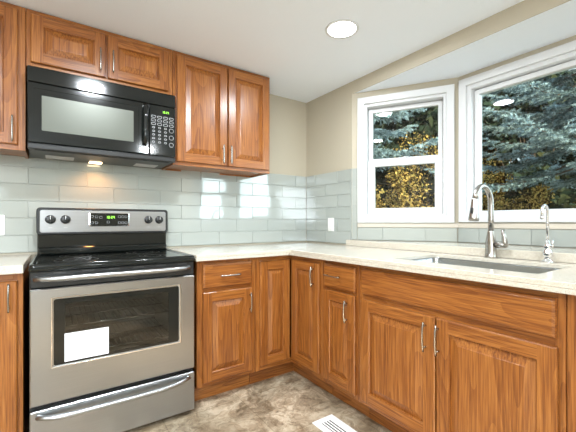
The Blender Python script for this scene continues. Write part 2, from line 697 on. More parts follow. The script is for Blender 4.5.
double_hung(T_BAYL, 'window_1', 0.048, 0.750, 1.100, 2.102, 'white double hung window on the angled left side of the bay')
T_B = T_BAYC
e = window_empty('window_2', T_B @ Vector((CL / 2, 0, 1.1)))
structure(e, 'large white framed picture window behind the sink faucet', 'window')
w = MB(T_B)
ring_frame(w, 0.012, CL - .012, 1.104, 2.118, 0.052, 0.001, 0.020)
w.build('casing', M['white'], e)
w = MB(T_B)
ring_frame(w, 0.050, CL - .050, 1.130, 2.080, 0.042, -0.135, 0.0005)
w.build('window_frame', M['white'], e)
w = MB(T_B)
ring_frame(w, 0.092, CL - .092, 1.152, 2.034, 0.034, -0.085, -0.040, tb=0.032)
s = w.build('sash', M['white'], e)
w = MB(T_B)
w.box(0.124, CL - .124, -0.066, -0.061, 1.18, 2.003)
w.build('glass_pane', M['pane'], s)
double_hung(T_BAYR, 'window_3', 0.026, 0.728, 1.100, 2.102, 'white double hung window on the right side of the bay')

# the quartz ledge of the bay
pts = [(-0.010, YB0 + .045), (-0.010, YB1 - .02), (-.0005, YB1 - .02), (-.0005, YB1), (BX - .012, BY1), (BX - .012, BY0 - .006), (0.004, YB0 - .018), (-0.0005, YB0 - .010), (-0.010, YB0 + 0.0)]
pts = [(-0.024, YB0 + .045), (-0.024, YB1 - .02), (-0.0095, YB1 - .02), (-0.0095, YB1 + .012), (0.004, YB1 + .022), (BX - .014, BY1 + .006), (BX - .014, BY0 - .006), (0.004, YB0 - .022), (-0.0095, YB0 - .012), (-0.0095, YB0 + .045)]
w = MB()
cx = sum(p[0] for p in pts) / len(pts)


def shrink(p, s):
    out = []
    n = len(p)
    for i in range(n):
        a, b, c = Vector(p[i - 1]), Vector(p[i]), Vector(p[(i + 1) % n])
        d1, d2 = (b - a).normalized(), (c - b).normalized()
        n1, n2 = Vector((-d1.y, d1.x)), Vector((-d2.y, d2.x))
        k = (n1 + n2)
        k = k / max(k.dot(n1), 0.3)
        out.append((b.x + k.x * s, b.y + k.y * s))
    return out


sp = shrink(pts, 0.003)
w.rings([[(x, y, 0.9155) for x, y in pts], [(x, y, 0.957) for x, y in pts], [(x, y, 0.960) for x, y in sp]], 0, False, True, True)
o = w.build('window_ledge', M['quartz'])
structure(o, 'raised white quartz ledge filling the bay behind the sink', 'ledge')


# ------------------------------------------------------------------ cabinets
def panel_door(w, u0, u1, z0, z1, d0, fr=0.056, t=0.019, small=False):
    """Raised-panel door: eased frame of stiles and rails, grooved and bevelled centre panel. mats: 0 vertical, 1 horizontal."""
    d1 = d0 + t
    e = 0.004

    def stick(a0, a1, c0, c1, mi, edges):
        # one frame member, outer edges eased
        o0 = [(a0, c0), (a1, c0), (a1, c1), (a0, c1)]
        k = {'l': edges.count('l') * e, 'r': edges.count('r') * e, 'b': edges.count('b') * e, 't': edges.count('t') * e}
        o1 = [(a0 + k['l'], c0 + k['b']), (a1 - k['r'], c0 + k['b']), (a1 - k['r'], c1 - k['t']), (a0 + k['l'], c1 - k['t'])]
        w.rings([[(x, d0, z) for x, z in o0], [(x, d1 - e, z) for x, z in o0], [(x, d1, z) for x, z in o1]], mi, False, True, True)
    stick(u0, u0 + fr, z0, z1, 0, 'lbt')
    stick(u1 - fr, u1, z0, z1, 0, 'rbt')
    stick(u0 + fr, u1 - fr, z0, z0 + fr, 1, 'b')
    stick(u0 + fr, u1 - fr, z1 - fr, z1, 1, 't')
    bv = 0.030 if (u1 - u0) > 0.3 else 0.024
    L = []
    for off, d in ((-0.001, d1 - 0.0005), (0.003, d1 - 0.005), (0.004, d1 - 0.0135), (0.007, d1 - 0.0135), (0.007 + bv, d1 - 0.0025), (0.0095 + bv, d1 - 0.0010), (0.011 + bv, d1 - 0.0008)):
        a0, a1, c0, c1 = u0 + fr + off, u1 - fr - off, z0 + fr + off, z1 - fr - off
        L.append([(x, d, z) for x, z in ((a0, c0), (a1, c0), (a1, c1), (a0, c1))])
    w.rings(L, 0, False, False, True)


def slab_front(w, u0, u1, z0, z1, d0, t=0.019, mi=1):
    L = []
    for off, d in ((0, d0), (0, d0 + t - .007), (0.003, d0 + t - .003), (0.009, d0 + t - .001), (0.011, d0 + t)):
        L.append([(x, d, z) for x, z in ((u0 + off, z0 + off), (u1 - off, z0 + off), (u1 - off, z1 - off), (u0 + off, z1 - off))])
    w.rings(L, mi, False, True, True)


def bar_pull(T, uc, zc, length, vertical, d, parent, post=False):
    """Slim arched nickel pull on two feet."""
    w = MB(T)
    h = length / 2
    pth = []
    for k in range(13):
        s = -1 + 2 * k / 12
        out = d + 0.019 + 0.008 * (1 - s * s)
        pth.append((uc, out, zc + s * h) if vertical else (uc + s * h, out, zc))
    if post:
        pth = [((uc, d + 0.027, zc + s * h) if vertical else (uc + s * h, d + 0.027, zc)) for s in [-1 + k / 6 for k in range(13)]]
        for s in (-.62, .62):
            a = (uc, d + 0.0005, zc + s * h) if vertical else (uc + s * h, d + 0.0005, zc)
            b = (a[0], d + 0.027, a[2])
            w.tube([a, b], 0.0042, 10)
        w.tube(pth, 0.0055, 12)
    else:
        w.tube(pth, [0.0060] * 13, 12, flat=0.7)
        for s in (-.74, .74):
            a = (uc, d + 0.0005, zc + s * h) if vertical else (uc + s * h, d + 0.0005, zc)
            b = (a[0], d + 0.022, a[2])
            w.tube([a, b], 0.0045, 10)
    return w.build('handle', M['nickel'], parent)


def cabinet(T, name, label, u0, u1, z0, z1, depth, doors, drawers=(), falses=(), rails=(), stile=0.036, toe=None, group=None, grain=None, stiles=None, mids=()):
    """A framed cabinet: open-fronted carcass, face frame, overlay doors and drawer fronts with pulls."""
    H = OX if T is T_BACK else OY
    g = 0.0008
    loc = T @ Vector(((u0 + u1) / 2, depth / 2, z0 if toe is None else 0))
    e = thing(name, label, 'cabinet', loc, group)
    ff = 0.019
    c1 = depth - ff
    back = 0.003
    w = MB(T)
    zb = z0
    w.box(u0 + g, u0 + .016, back, c1, zb, z1, 0)
    w.box(u1 - .016, u1 - g, back, c1, zb, z1, 0)
    w.box(u0 + .016, u1 - .016, back, back + .006, zb, z1, 0)
    w.box(u0 + .016, u1 - .016, back + .006, c1, zb + .012, zb + .028, 1)
    if toe is None:
        w.box(u0 + .016, u1 - .016, back + .006, c1, z1 - .016, z1, 1)
    else:
        w.box(u0 + g, u1 - g, back, toe - .016, 0.0, zb - .0005, 0)
    w.build('carcass', [OZ, H], e)
    w = MB(T)
    sl, sr = stiles if stiles else (stile, stile)
    w.box(u0 + g, u0 + sl, c1 + .0002, depth, z0, z1, 0, 0.001)
    w.box(u1 - sr, u1 - g, c1 + .0002, depth, z0, z1, 0, 0.001)
    for m0, m1 in mids:
        w.box(m0, m1, c1 + .0002, depth - .0004, z0 + .03, z1 - .03, 0)
    for r0, r1 in [(z0, z0 + .038), (z1 - .036, z1)] + list(rails):
        w.box(u0 + sl, u1 - sr, c1 + .0002, depth - .0002, r0, r1, 1, 0.001)
    w.build('face_frame', [OZ, H], e)
    if toe is not None:
        w = MB(T)
        w.box(u0 + g, u1 - g, toe - .0155, toe, 0.0, z0 - .0005, 0, 0.0008)
        w.build('toe_kick', [H], e)
    d = depth + 0.0006
    for (a, b, c, f, hu, hz, hl, post) in doors:
        w = MB(T)
        panel_door(w, a, b, c, f, d)
        o = w.build('door', [OZ, H], e)
        if hu is not None:
            bar_pull(T, hu, hz, hl, True, d + .019, o, post)
    for (a, b, c, f, hu, hz, hl) in drawers:
        w = MB(T)
        slab_front(w, a, b, c, f, d)
        o = w.build('drawer', [OZ, H], e)
        bar_pull(T, hu, hz, hl, False, d + .019, o)
    for (a, b, c, f) in falses:
        w = MB(T)
        slab_front(w, a, b, c, f, d)
        w.build('false_drawer_front', [OZ, H], e)
    return e


FD = 0.612            # face of the base face frames
TOE = 0.535
ZB, ZT = 0.112, 0.874
cabinet(T_BACK, 'base_cabinet', 'oak base cabinet with one drawer and one door, right beside the stove', -1.302, -0.906, ZB, ZT, FD,
        [(-1.269, -0.937, 0.138, 0.680, -0.956, 0.588, 0.125, False)],
        [(-1.269, -0.937, 0.706, 0.850, -1.097, 0.777, 0.135)], rails=[(0.672, 0.712)], toe=TOE)
cabinet(T_BACK, 'base_cabinet', 'oak base cabinet with a tall door at the left of the stove', -2.580, -2.114, ZB, ZT, FD,
        [(-2.550, -2.136, 0.138, 0.842, -2.164, 0.770, 0.125, False)], toe=TOE)
cabinet(T_RIGHT, 'base_cabinet', 'narrow oak base cabinet with a small drawer between corner cabinet and sink cabinet', 0.956, 1.266, ZB, ZT, FD,
        [(0.978, 1.245, 0.142, 0.694, 1.188, 0.598, 0.125, False)],
        [(0.984, 1.245, 0.710, 0.850, 1.075, 0.785, 0.135)], rails=[(0.682, 0.720)], toe=TOE)
cabinet(T_RIGHT, 'sink_cabinet', 'wide oak sink cabinet with two doors below one long false drawer front', 1.267, 2.180, ZB, ZT, FD,
        [(1.290, 1.723, 0.138, 0.688, 1.681, 0.596, 0.130, False), (1.730, 2.160, 0.138, 0.688, 1.742, 0.596, 0.130, False)],
        falses=[(1.290, 2.157, 0.718, 0.852)], rails=[(0.680, 0.726)], toe=TOE, stile=0.030)
cabinet(T_RIGHT, 'base_cabinet', 'plain oak cabinet side at the right end, past the sink cabinet', 2.181, 2.640, ZB, ZT, FD,
        [(2.262, 2.620, 0.138, 0.850, 2.590, 0.770, 0.125, False)], toe=TOE, stiles=(0.09, 0.03))

# corner cabinet with a door on each wing
e = thing('corner_cabinet', 'oak corner base cabinet with two doors meeting in the inside corner', 'cabinet', (-0.45, -0.45, 0))
w = MB()
XC, YC = -0.905, -0.955
w.box(XC + .001, XC + .016, -.003, -FD + .02, ZB, ZT)
w.box(-.003, -FD + .02, YC + .001, YC + .016, ZB, ZT)
w.box(XC + .016, -.003, -.003, -.009, ZB, ZT)
w.box(-.003, -.009, -.009, YC + .016, ZB, ZT)
w.box(XC + .016, -.009, -.009, -FD + .02, ZB + .012, ZB + .028, 1)
w.box(-FD + .02, -.009, -FD + .02, YC + .016, ZB + .012, ZB + .028, 1)
w.build('carcass', [OZ, OX], e)
w = MB()
w.box(XC + .001, -0.868, -FD + .0188, -FD, ZB, ZT, 0, 0.001)
w.box(-0.868, -FD + .019, -FD + .0188, -FD + .0002, ZB, ZB + .036, 1)
w.box(-0.868, -FD + .019, -FD + .0188, -FD + .0002, ZT - .036, ZT, 1)
w.box(-FD + .0188, -FD, YC + .001, -0.926, ZB, ZT, 0, 0.001)
w.box(-FD + .0188, -FD + .0002, -0.926, -FD - .0002, ZB, ZB + .036, 2)
w.box(-FD + .0188, -FD + .0002, -0.926, -FD - .0002, ZT - .036, ZT, 2)
w.build('face_frame', [OZ, OX, OY], e)
w = MB()
w.box(XC + .001, -TOE + .015, -TOE + .015, -TOE, 0, ZB - .0005, 0)
w.box(-TOE + .015, -TOE, -TOE - .0003, YC + .001, 0, ZB - .0005, 1)
w.build('toe_kick', [OX, OY], e)
w = MB(T_BACK)
panel_door(w, -0.874, -0.6345, 0.146, 0.844, FD + .0006)
w.build('door', [OZ, OX], e)
w = MB(T_RIGHT)
panel_door(w, 0.6355, 0.934, 0.146, 0.844, FD + .0006)
o = w.build('door', [OZ, OY], e)
bar_pull(T_RIGHT, 0.886, 0.757, 0.130, True, FD + .0196, o)

# wall cabinets
UD = 0.292
cabinet(T_BACK, 'wall_cabinet', 'oak wall cabinet at the left edge, beside the microwave', -2.580, -2.123, 1.486, HC - .004, UD,
        [(-2.550, -2.156, 1.513, 2.222, -2.177, 1.590, 0.135, False)])
cabinet(T_BACK, 'wall_cabinet', 'short wide oak wall cabinet with two low doors above the microwave', -2.122, -1.352, 1.940, HC - .004, UD,
        [(-2.102, -1.748, 1.964, 2.222, -1.776, 2.058, 0.130, False), (-1.737, -1.384, 1.964, 2.222, -1.709, 2.062, 0.130, False)], stile=0.034, mids=[(-1.76, -1.72)])
cabinet(T_BACK, 'wall_cabinet', 'tall oak wall cabinet with two doors at the right of the microwave', -1.351, -0.595, 1.488, HC - .004, UD,
        [(-1.328, -0.965, 1.513, 2.224, -1.004, 1.592, 0.130, True), (-0.956, -0.612, 1.513, 2.224, -0.944, 1.592, 0.130, True)], stile=0.034, mids=[(-.98, -.94)])


# ------------------------------------------------------------------ worktops
def slab_from_outline(outlines, z0, z1, bev):
    cu = bpy.data.curves.new('outline', 'CURVE')
    cu.dimensions = '2D'
    cu.fill_mode = 'BOTH'
    cu.extrude = (z1 - z0) / 2 - bev
    cu.bevel_depth = bev
    cu.bevel_resolution = 2
    cu.offset = -bev
    for pts in outlines:
        s = cu.splines.new('POLY')
        s.points.add(len(pts) - 1)
        for i, (x, y) in enumerate(pts):
            s.points[i].co = (x, y, 0, 1)
        s.use_cyclic_u = True
    o = bpy.data.objects.new('outline', cu)
    COL.objects.link(o)
    dg = bpy.context.evaluated_depsgraph_get()
    me = o.evaluated_get(dg).to_mesh()
    vs = [(v.co.x, v.co.y, v.co.z + (z0 + z1) / 2) for v in me.vertices]
    fs = [tuple(p.vertices) for p in me.polygons]
    bpy.data.objects.remove(o)
    w = MB()
    w.raw(vs, fs)
    return w


DC = 0.660
hole = MB().rrect(-0.525, -0.118, -2.070, -1.412, 0.018)
L_out = [(-1.320, -0.0105), (-1.320, -DC), (-DC - .012, -DC), (-DC, -DC - .012), (-DC, -2.66), (-0.0105, -2.66), (-0.0105, -0.0105)]
w = slab_from_outline([L_out, hole], 0.894, 0.914, 0.003)
w.box(-1.320, -DC - .006, -DC, -DC + .03, 0.876, 0.8938, 0, 0.002)
w.box(-DC, -DC + .03, -DC + .03, -2.66, 0.876, 0.8938, 0, 0.002)
w.box(-1.320, -1.300, -DC + .03, -.011, 0.876, 0.8938, 0, 0.002)
w.box(-.06, -.011, -.011, -2.66, 0.876, 0.8938, 0, 0.002)
o = w.build('countertop', M['quartz'])
o['label'] = 'white speckled L-shaped quartz countertop around the sink'
o['category'] = 'countertop'
w = MB()
w.box(-2.60, -2.112, -DC, -0.0105, 0.876, 0.914, 0, 0.003)
o = w.build('countertop', M['quartz'])
o['label'] = 'short white quartz countertop at the left of the stove'
o['category'] = 'countertop'

# sink
e = thing('sink', 'undermount stainless steel kitchen sink set in the countertop', 'sink', (-0.32, -1.74, 0.66))
w = MB()
outer = lambda z, s, r=0.03: [(x, y, z) for x, y in w.rrect(-0.530 + s, -0.113 - s, -2.075 + s, -1.407 - s, r)]
w.rings([outer(0.8934, -.025), outer(0.8934, 0), outer(0.889, 0.001), outer(0.70, 0.004), outer(0.686, 0.008), outer(0.680, 0.020, .02)], 0, True, False, True)
w.build('basin', M['basin'], e)
w = MB()
w.lathe([(0.002, 0.6815), (0.044, 0.6815), (0.044, 0.6835), (0.030, 0.6845), (0.026, 0.682), (0.002, 0.682)], (-0.32, -1.74, 0), 2, 24)
w.build('drain', M['chrome'], e)

# pull-down faucet
FX, FY = -0.068, -1.702
e = thing('faucet', 'tall brushed nickel gooseneck pull-down faucet with side lever', 'faucet', (FX, FY, 0.914))
w = MB()
w.lathe([(0.001, 0.9145), (0.031, 0.9145), (0.031, 0.921), (0.0285, 0.926), (0.0275, 0.96), (0.0255, 1.0), (0.020, 1.035), (0.0165, 1.055), (0.0155, 1.06), (0.001, 1.06)], (FX, FY, 0), 2, 28)
w.build('body', M['nickel'], e)
w = MB()
pth = [(FX, FY, 1.055), (FX, FY, 1.12), (FX, FY, 1.19)]
rr = 0.085
for k in range(1, 15):
    q = math.pi * k / 14 * 0.93
    pth.append((FX - rr + rr * math.cos(q), FY, 1.205 + 1.05 * rr * math.sin(q)))
w.tube(pth, 0.0140, 18)
w.build('spout', M['nickel'], e)
w = MB()
ex, ez = pth[-1][0], pth[-1][2]
dx, dz = -0.13, -0.99
sp = [(ex + dx * t, FY, ez + dz * t) for t in (-.004, 0.004, 0.03, 0.07, 0.10, 0.112, 0.114)]
w.tube(sp, [0.0145, 0.0165, 0.0175, 0.021, 0.0245, 0.0245, 0.020], 20)
hd = w.build('spray_head', M['nickel'], e)
w = MB()
w.box(ex - .041, ex - .026, FY - .006, FY + .006, ez - .074, ez - .045, 0, 0.003)
w.build('spray_button', M['blackm'], hd)
w = MB()
w.tube([(FX, FY - .018, 0.986), (FX, FY - .072, 0.986)], [0.0185, 0.0175], 18)
w.tube([(FX, FY - .064, 0.980), (FX - .002, FY - .069, 0.998), (FX - .004, FY - .067, 1.03), (FX - .006, FY - .060, 1.066)], [0.0175, 0.015, 0.0115, 0.008], 14)
w.build('lever', M['nickel'], e)

# filtered-water tap
TX, TY = -0.060, -1.953
e = thing('filter_tap', 'small slim chrome filtered water tap to the right of the tall faucet', 'faucet', (TX, TY, 0.914))
w = MB()
w.lathe([(0.001, 0.9145), (0.027, 0.9145), (0.027, 0.918), (0.016, 0.926), (0.013, 0.933), (0.019, 0.945), (0.0215, 0.955), (0.019, 0.967), (0.0125, 0.975), (0.015, 0.984), (0.0165, 0.992), (0.014, 1.001), (0.008, 1.008), (0.0065, 1.02), (0.001, 1.02)], (TX, TY, 0), 2, 24)
w.build('body', M['chrome'], e)
w = MB()
pth = [(TX, TY, 1.015), (TX, TY, 1.10), (TX, TY, 1.150)]
for k in range(1, 13):
    q = math.pi * k / 12
    pth.append((TX - .034 + .034 * math.cos(q), TY, 1.152 + .034 * math.sin(q)))
pth.append((TX - .068, TY, 1.125))
w.tube(pth, 0.0060, 14)
w.tube([(TX - .068, TY, 1.135), (TX - .068, TY, 1.118)], 0.0078, 14)
w.build('spout', M['chrome'], e)
w = MB()
w.tube([(TX, TY - .012, 0.992), (TX, TY - .022, 0.994)], 0.006, 12)
w.tube([(TX, TY - .018, 0.985), (TX, TY - .020, 1.022)], [0.006, 0.004], 10)
w.build('lever', M['chrome'], e)


# ------------------------------------------------------------------ range
RX0, RX1 = -2.091, -1.332
e = thing('stove', 'freestanding stainless steel electric stove with black glass cooktop', 'stove', ((RX0 + RX1) / 2, -.34, 0))
w = MB()
yb, yf = -0.035, -0.632
w.box(RX0, RX0 + .03, yb, yf, 0.03, 0.880, 0)
w.box(RX1 - .03, RX1, yb, yf, 0.03, 0.880, 0)
w.box(RX0 + .03, RX1 - .03, yb, yb - .10, 0.03, 0.880, 0)
w.box(RX0 + .03, RX1 - .03, yb - .10, yf, 0.80, 0.880, 0)
w.box(RX0 + .03, RX1 - .03, yb - .10, yf, 0.03, 0.34, 0)
w.box(RX0 + .002, RX1 - .002, yf, -0.655, 0.803, 0.880, 0, 0.004)
for fx in (RX0 + .06, RX1 - .06):
    for fy in (-.1, -.58):
        w.lathe([(0.018, 0.0), (0.018, 0.03)], (fx, fy, 0), 2, 12)
w.build('body', M['blackm'], e)
w = MB()
for a0, a1, b0, b1, c0, c1 in ((RX0 + .031, RX0 + .10, -.136, yf - .0005, .341, .799), (RX1 - .10, RX1 - .031, -.136, yf - .0005, .341, .799),
                               (RX0 + .10, RX1 - .10, -.136, -.15, .341, .799), (RX0 + .10, RX1 - .10, -.15, yf - .0005, .341, .36), (RX0 + .10, RX1 - .10, -.15, yf - .0005, .785, .799)):
    w.box(a0, a1, b0, b1, c0, c1)
w.build('oven_cavity', M['enamel'], e)
for zr in (0.46, 0.60):
    w = MB()
    for k in range(22):
        x = RX0 + .115 + k * (RX1 - RX0 - .23) / 21
        w.tube([(x, -.17, zr), (x, -.60, zr)], 0.0025, 6)
    for y in (-.17, -.38, -.60):
        w.tube([(RX0 + .102, y, zr - .003), (RX1 - .102, y, zr - .003)], 0.004, 6)
    w.build('oven_rack', M['chrome'], e)
# cooktop
w = MB()
w.box(RX0 - .003, RX1 + .003, -.05, -0.672, 0.8805, 0.898, 0, 0.006, 2)
ring = lambda s, z, r: [(x, y, z) for x, y in w.rrect(RX0 - .001 + s, RX1 + .001 - s, -.668 + s, -.055 - s, r)]
w.rings([ring(0, .897, .02), ring(0.0, .910, .02), ring(.004, .914, .018), ring(.012, .914, .015), ring(.022, .908, .012)], 0, True, False, False)
ct = w.build('cooktop', M['black'], e)
w = MB()
w.rings([ring(.0218, .9075, .012), ring(.0225, .9082, .012)], 0, False, True, True)
w.build('glass_top', M['black'], ct)
for bx, by, br in ((-1.90, -.48, .10), (-1.90, -.22, .075), (-1.52, -.48, .075), (-1.52, -.22, .10)):
    w = MB()
    for r in (br, br * .62):
        l = [[(bx + q * math.cos(a), by + q * math.sin(a), 0.90845) for a in [2 * math.pi * k / 40 for k in range(40)]] for q in (r, r - .003)]
        w.rings(l)
    w.build('burner_mark', M['dimprint'], ct)
# back console
w = MB()
w.box(RX0 + .010, RX1 - .006, -.030, -.085, 0.9085, 1.040, 0, 0.006, 2)
w.box(RX0 + .012, RX1 - .008, -.085, -.110, 0.9085, 0.955, 0, 0.012, 3)
w.build('backguard', M['black'], e)
w = MB(T_BACK)
o0 = w.rrect(RX0 + .006, RX1 + .002, 1.030, 1.193, 0.020)
o1 = w.rrect(RX0 + .010, RX1 - .002, 1.034, 1.189, 0.017)
w.rings([[(x, .028, z) for x, z in o0], [(x, .092, z) for x, z in o0], [(x, .096, z) for x, z in o1]], 0, False, True, True)
con = w.build('console', M['blackm'], e)
w = MB(T_BACK)
o0 = w.rrect(RX0 + .022, RX1 - .014, 1.043, 1.178, 0.012)
o1 = w.rrect(RX0 + .024, RX1 - .016, 1.045, 1.176, 0.011)
w.rings([[(x, .0955, z) for x, z in o0], [(x, .098, z) for x, z in o0], [(x, .099, z) for x, z in o1]], 0, False, False, True)
fp = w.build('control_panel', M['steel'], con)
w = MB(T_BACK)
o0 = w.rrect(-1.818, -1.584, 1.078, 1.168, 0.010)
o1 = w.rrect(-1.813, -1.589, 1.083, 1.163, 0.008)
w.rings([[(x, .0995, z) for x, z in o0], [(x, .103, z) for x, z in o0], [(x, .104, z) for x, z in o1]], 0, False, False, True)
w.build('display_bezel', M['chrome'], con)
w = MB(T_BACK)
w.rings([[(x, .1042, z) for x, z in o1], [(x, .1050, z) for x, z in o1]], 0, False, True, True)
w.build('display', M['black'], con)


def seg_digits(T, text, u, z, h, d, name, m, parent):
    """Seven-segment readout."""
    w = MB(T)
    segs = {'0': 'abcdef', '1': 'bc', '2': 'abged', '3': 'abgcd', '4': 'fgbc', '5': 'afgcd', '6': 'afgedc', '7': 'abc', '8': 'abcdefg', '9': 'abcdfg'}
    wd = h * .52
    t = h * .15
    for c in text:
        if c == ':':
            for q in (.3, .7):
                w.box(u - t / 2, u + t / 2, d, d + .0004, z + h * q - t / 2, z + h * q + t / 2)
            u += t * 2
            continue
        B = {'a': (0, wd, h - t, h), 'g': (0, wd, h / 2 - t / 2, h / 2 + t / 2), 'd': (0, wd, 0, t), 'f': (0, t, h / 2, h), 'b': (wd - t, wd, h / 2, h), 'e': (0, t, 0, h / 2), 'c': (wd - t, wd, 0, h / 2)}
        for s in segs[c]:
            a0, a1, c0, c1 = B[s]
            w.box(u + a0, u + a1, d, d + .0004, z + c0, z + c1)
        u += wd * 1.45
    return w.build(name, m, parent)


seg_digits(T_BACK, '10:24', -1.722, 1.129, 0.016, .1051, 'clock_digits', M['green'], con)
for (u, z) in [(-1.800, 1.140), (-1.776, 1.138), (-1.752, 1.135), (-1.800, 1.100), (-1.776, 1.100), (-1.644, 1.140), (-1.624, 1.140), (-1.604, 1.140), (-1.644, 1.100), (-1.624, 1.100), (-1.604, 1.100), (-1.71, 1.105)]:
    w = MB(T_BACK)
    rr_ = w.rrect(u - .008, u + .008, z - .006, z + .008, .003, 3)
    ri = w.rrect(u - .0065, u + .0065, z - .0045, z + .0065, .003, 3)
    w.rings([[(x, .1051, q) for x, q in rr_], [(x, .1053, q) for x, q in rr_], [(x, .1053, q) for x, q in ri], [(x, .1051, q) for x, q in ri]])
    w.build('touch_key', M['keyprint'], con)
knob0 = None
for kx in (-2.017, -1.941, -1.462, -1.391):
    if knob0 is None:
        w = MB(T_BACK)
        w.lathe([(0.001, .0995), (0.027, .0995), (0.0265, .106), (0.024, .120), (0.021, .122), (0.001, .122)], (kx, 0, 1.122), 1, 28)
        w.box(kx - .0045, kx + .0045, .120, .128, 1.100, 1.145, 0, 0.002)
        knob0 = w.build('knob', M['blackm'], con)
        w = MB(T_BACK)
        w.box(kx - .0012, kx + .0012, .1281, .1285, 1.122, 1.144)
        mk0 = w.build('pointer', M['plate'], knob0)
    else:
        k = knob0.copy()
        COL.objects.link(k)
        k.location.x += kx + 2.017
        p = mk0.copy()
        COL.objects.link(p)
        p.parent = k
for kx in (-2.017, -1.941, -1.462, -1.391):
    w = MB(T_BACK)
    w.box(kx - .010, kx + .010, .0991, .0994, 1.070, 1.074)
    w.build('dial_mark', M['greyprint'], con)
# oven door
w = MB(T_BACK)
d0, d1 = 0.634, 0.668
DX0, DX1, DZ0, DZ1 = RX0 + .002, RX1 - .002, 0.268, 0.800
io = w.rrect(-2.008, -1.415, 0.430, 0.755, 0.014)
ii = w.rrect(-2.000, -1.423, 0.438, 0.747, 0.010)
# outer outline resampled to the same count as the rounded opening
def match(a0, a1, b0, b1, r):
    return w.rrect(a0, a1, b0, b1, r)
oo = match(DX0, DX1, DZ0, DZ1, 0.004)
oi = match(DX0 + .004, DX1 - .004, DZ0 + .004, DZ1 - .004, 0.004)
w.rings([[(x, d0, z) for x, z in oo], [(x, d1 - .004, z) for x, z in oo], [(x, d1, z) for x, z in oi], [(x, d1, z) for x, z in io], [(x, d1 - .002, z) for x, z in ii], [(x, d0, z) for x, z in ii], [(x, d0, z) for x, z in oo]])
door = w.build('oven_door', M['steel'], e)
w = MB(T_BACK)
ring_frame(w, -2.0105, -1.4125, 0.4275, 0.7575, 0.006, d1 + .0002, d1 + .0022, 0, 0.001)
w.build('window_trim', M['chrome'], door)
w = MB(T_BACK)
gi = w.rrect(-1.956, -1.478, 0.452, 0.722, 0.004)
w.rings([[(x, d1 - .010, z) for x, z in ii], [(x, d1 - .003, z) for x, z in ii], [(x, d1 - .003, z) for x, z in gi], [(x, d1 - .010, z) for x, z in gi], [(x, d1 - .010, z) for x, z in ii]])
w.build('window_border', M['black'], door)
w = MB(T_BACK)
w.box(-1.9565, -1.4775, d1 - .009, d1 - .0045, 0.4515, 0.7225)
w.build('window_glass', M['ovenglass'], door)


def big_handle(x0, x1, z, d, r, sag, parent, dip=0.0):
    w = MB(T_BACK)
    pth = []
    rad = []
    for k in range(25):
        s = -1 + 2 * k / 24
        u = (x0 + x1) / 2 + s * (x1 - x0) / 2
        out = d + .006 + sag * (1 - abs(s) ** 6)
        pth.append((u, out, z - dip * (1 - abs(s) ** 4)))
        rad.append(r * (0.75 + 0.25 * (1 - abs(s) ** 8)))
    w.tube(pth, rad, 16, flat=0.9)
    for u in (x0 + .006, x1 - .006):
        w.tube([(u, d + .0004, z), (u, d + .012, z)], r * .8, 14)
    return w.build('handle', M['steel'], parent)


big_handle(-2.072, -1.362, 0.846, .6555, 0.0155, 0.036, door)
w = MB(T_BACK)
oo = w.rrect(DX0, DX1, 0.028, 0.246, 0.006)
oi = w.rrect(DX0 + .004, DX1 - .004, 0.032, 0.242, 0.006)
w.rings([[(x, d0, z) for x, z in oo], [(x, d1 - .004, z) for x, z in oo], [(x, d1, z) for x, z in oi]], 0, False, True, True)
dr = w.build('drawer', M['steel'], e)
big_handle(-2.062, -1.366, 0.222, d1, 0.015, 0.034, dr, 0.012)
# vent slots above the door
for k in range(6):
    u = RX0 + .09 + k * .115
    w = MB(T_BACK)
    w.box(u, u + .05, .6555, .6562, 0.866, 0.872)
    w.build('vent_slot', M['dimprint'], e)

# sheet of paper behind the oven window's lower left corner
w = MB(T_BACK)
w.box(-1.958, -1.773, d1 - .0030 + .0002, d1 - .0022, 0.447, 0.580)
o = w.build('paper_sheet', M['paper'])
o['label'] = 'blank white paper sheet stuck on the oven window at its lower left'
o['category'] = 'paper'

# ------------------------------------------------------------------ microwave
MX0, MX1 = -2.113, -1.357
e = thing('microwave', 'black over-the-range microwave mounted above the stove', 'microwave', ((MX0 + MX1) / 2, -.19, 1.488))
F = 0.352
w = MB(T_BACK)
w.box(MX0, MX1, 0.012, F, 1.494, 1.918, 0, 0.004)
w.box(MX0, MX1, F, F + .020, 1.488, 1.520, 0, 0.006, 2)
w.build('body', M['blackm'], e)
w = MB(T_BACK)
w.box(MX0, MX1, F + .0005, F + .024, 1.838, 1.918, 0, 0.003)
for k in range(30):
    u = MX0 + .03 + k * .0235
    w.box(u, u + .016, F + .018, F + .0262, 1.911, 1.9165)
vg = w.build('vent_grille', M['black'], e)
w = MB(T_BACK)
XD = -1.519
ox = w.rrect(MX0 + .002, XD, 1.522, 1.834, .006)
ob = w.rrect(MX0 + .005, XD - .003, 1.525, 1.831, .005)
wi = w.rrect(MX0 + .028, XD - .058, 1.552, 1.806, .008)
w.rings([[(x, F + .0005, z) for x, z in ox], [(x, F + .022, z) for x, z in ox], [(x, F + .025, z) for x, z in ob], [(x, F + .025, z) for x, z in wi], [(x, F + .022, z) for x, z in wi]], 0, False, True, True)
md = w.build('door', M['black'], e)
w = MB(T_BACK)
w.box(-2.052, -1.606, F + .0222, F + .0232, 1.588, 1.772)
w.build('window', M['mesh'], md)
w = MB(T_BACK)
pth = []
for k in range(15):
    s = -1 + 2 * k / 14
    pth.append((-1.544, F + .030 + .026 * (1 - abs(s) ** 4), 1.700 + s * .122))
w.tube(pth, 0.0125, 14, flat=0.9)
for z in (1.584, 1.816):
    w.tube([(-1.544, F + .0254, z), (-1.544, F + .034, z)], 0.011, 12)
w.build('handle', M['black'], md)
w = MB(T_BACK)
ox = w.rrect(XD + .004, MX1 - .001, 1.522, 1.834, .006)
ob = w.rrect(XD + .007, MX1 - .004, 1.525, 1.831, .005)
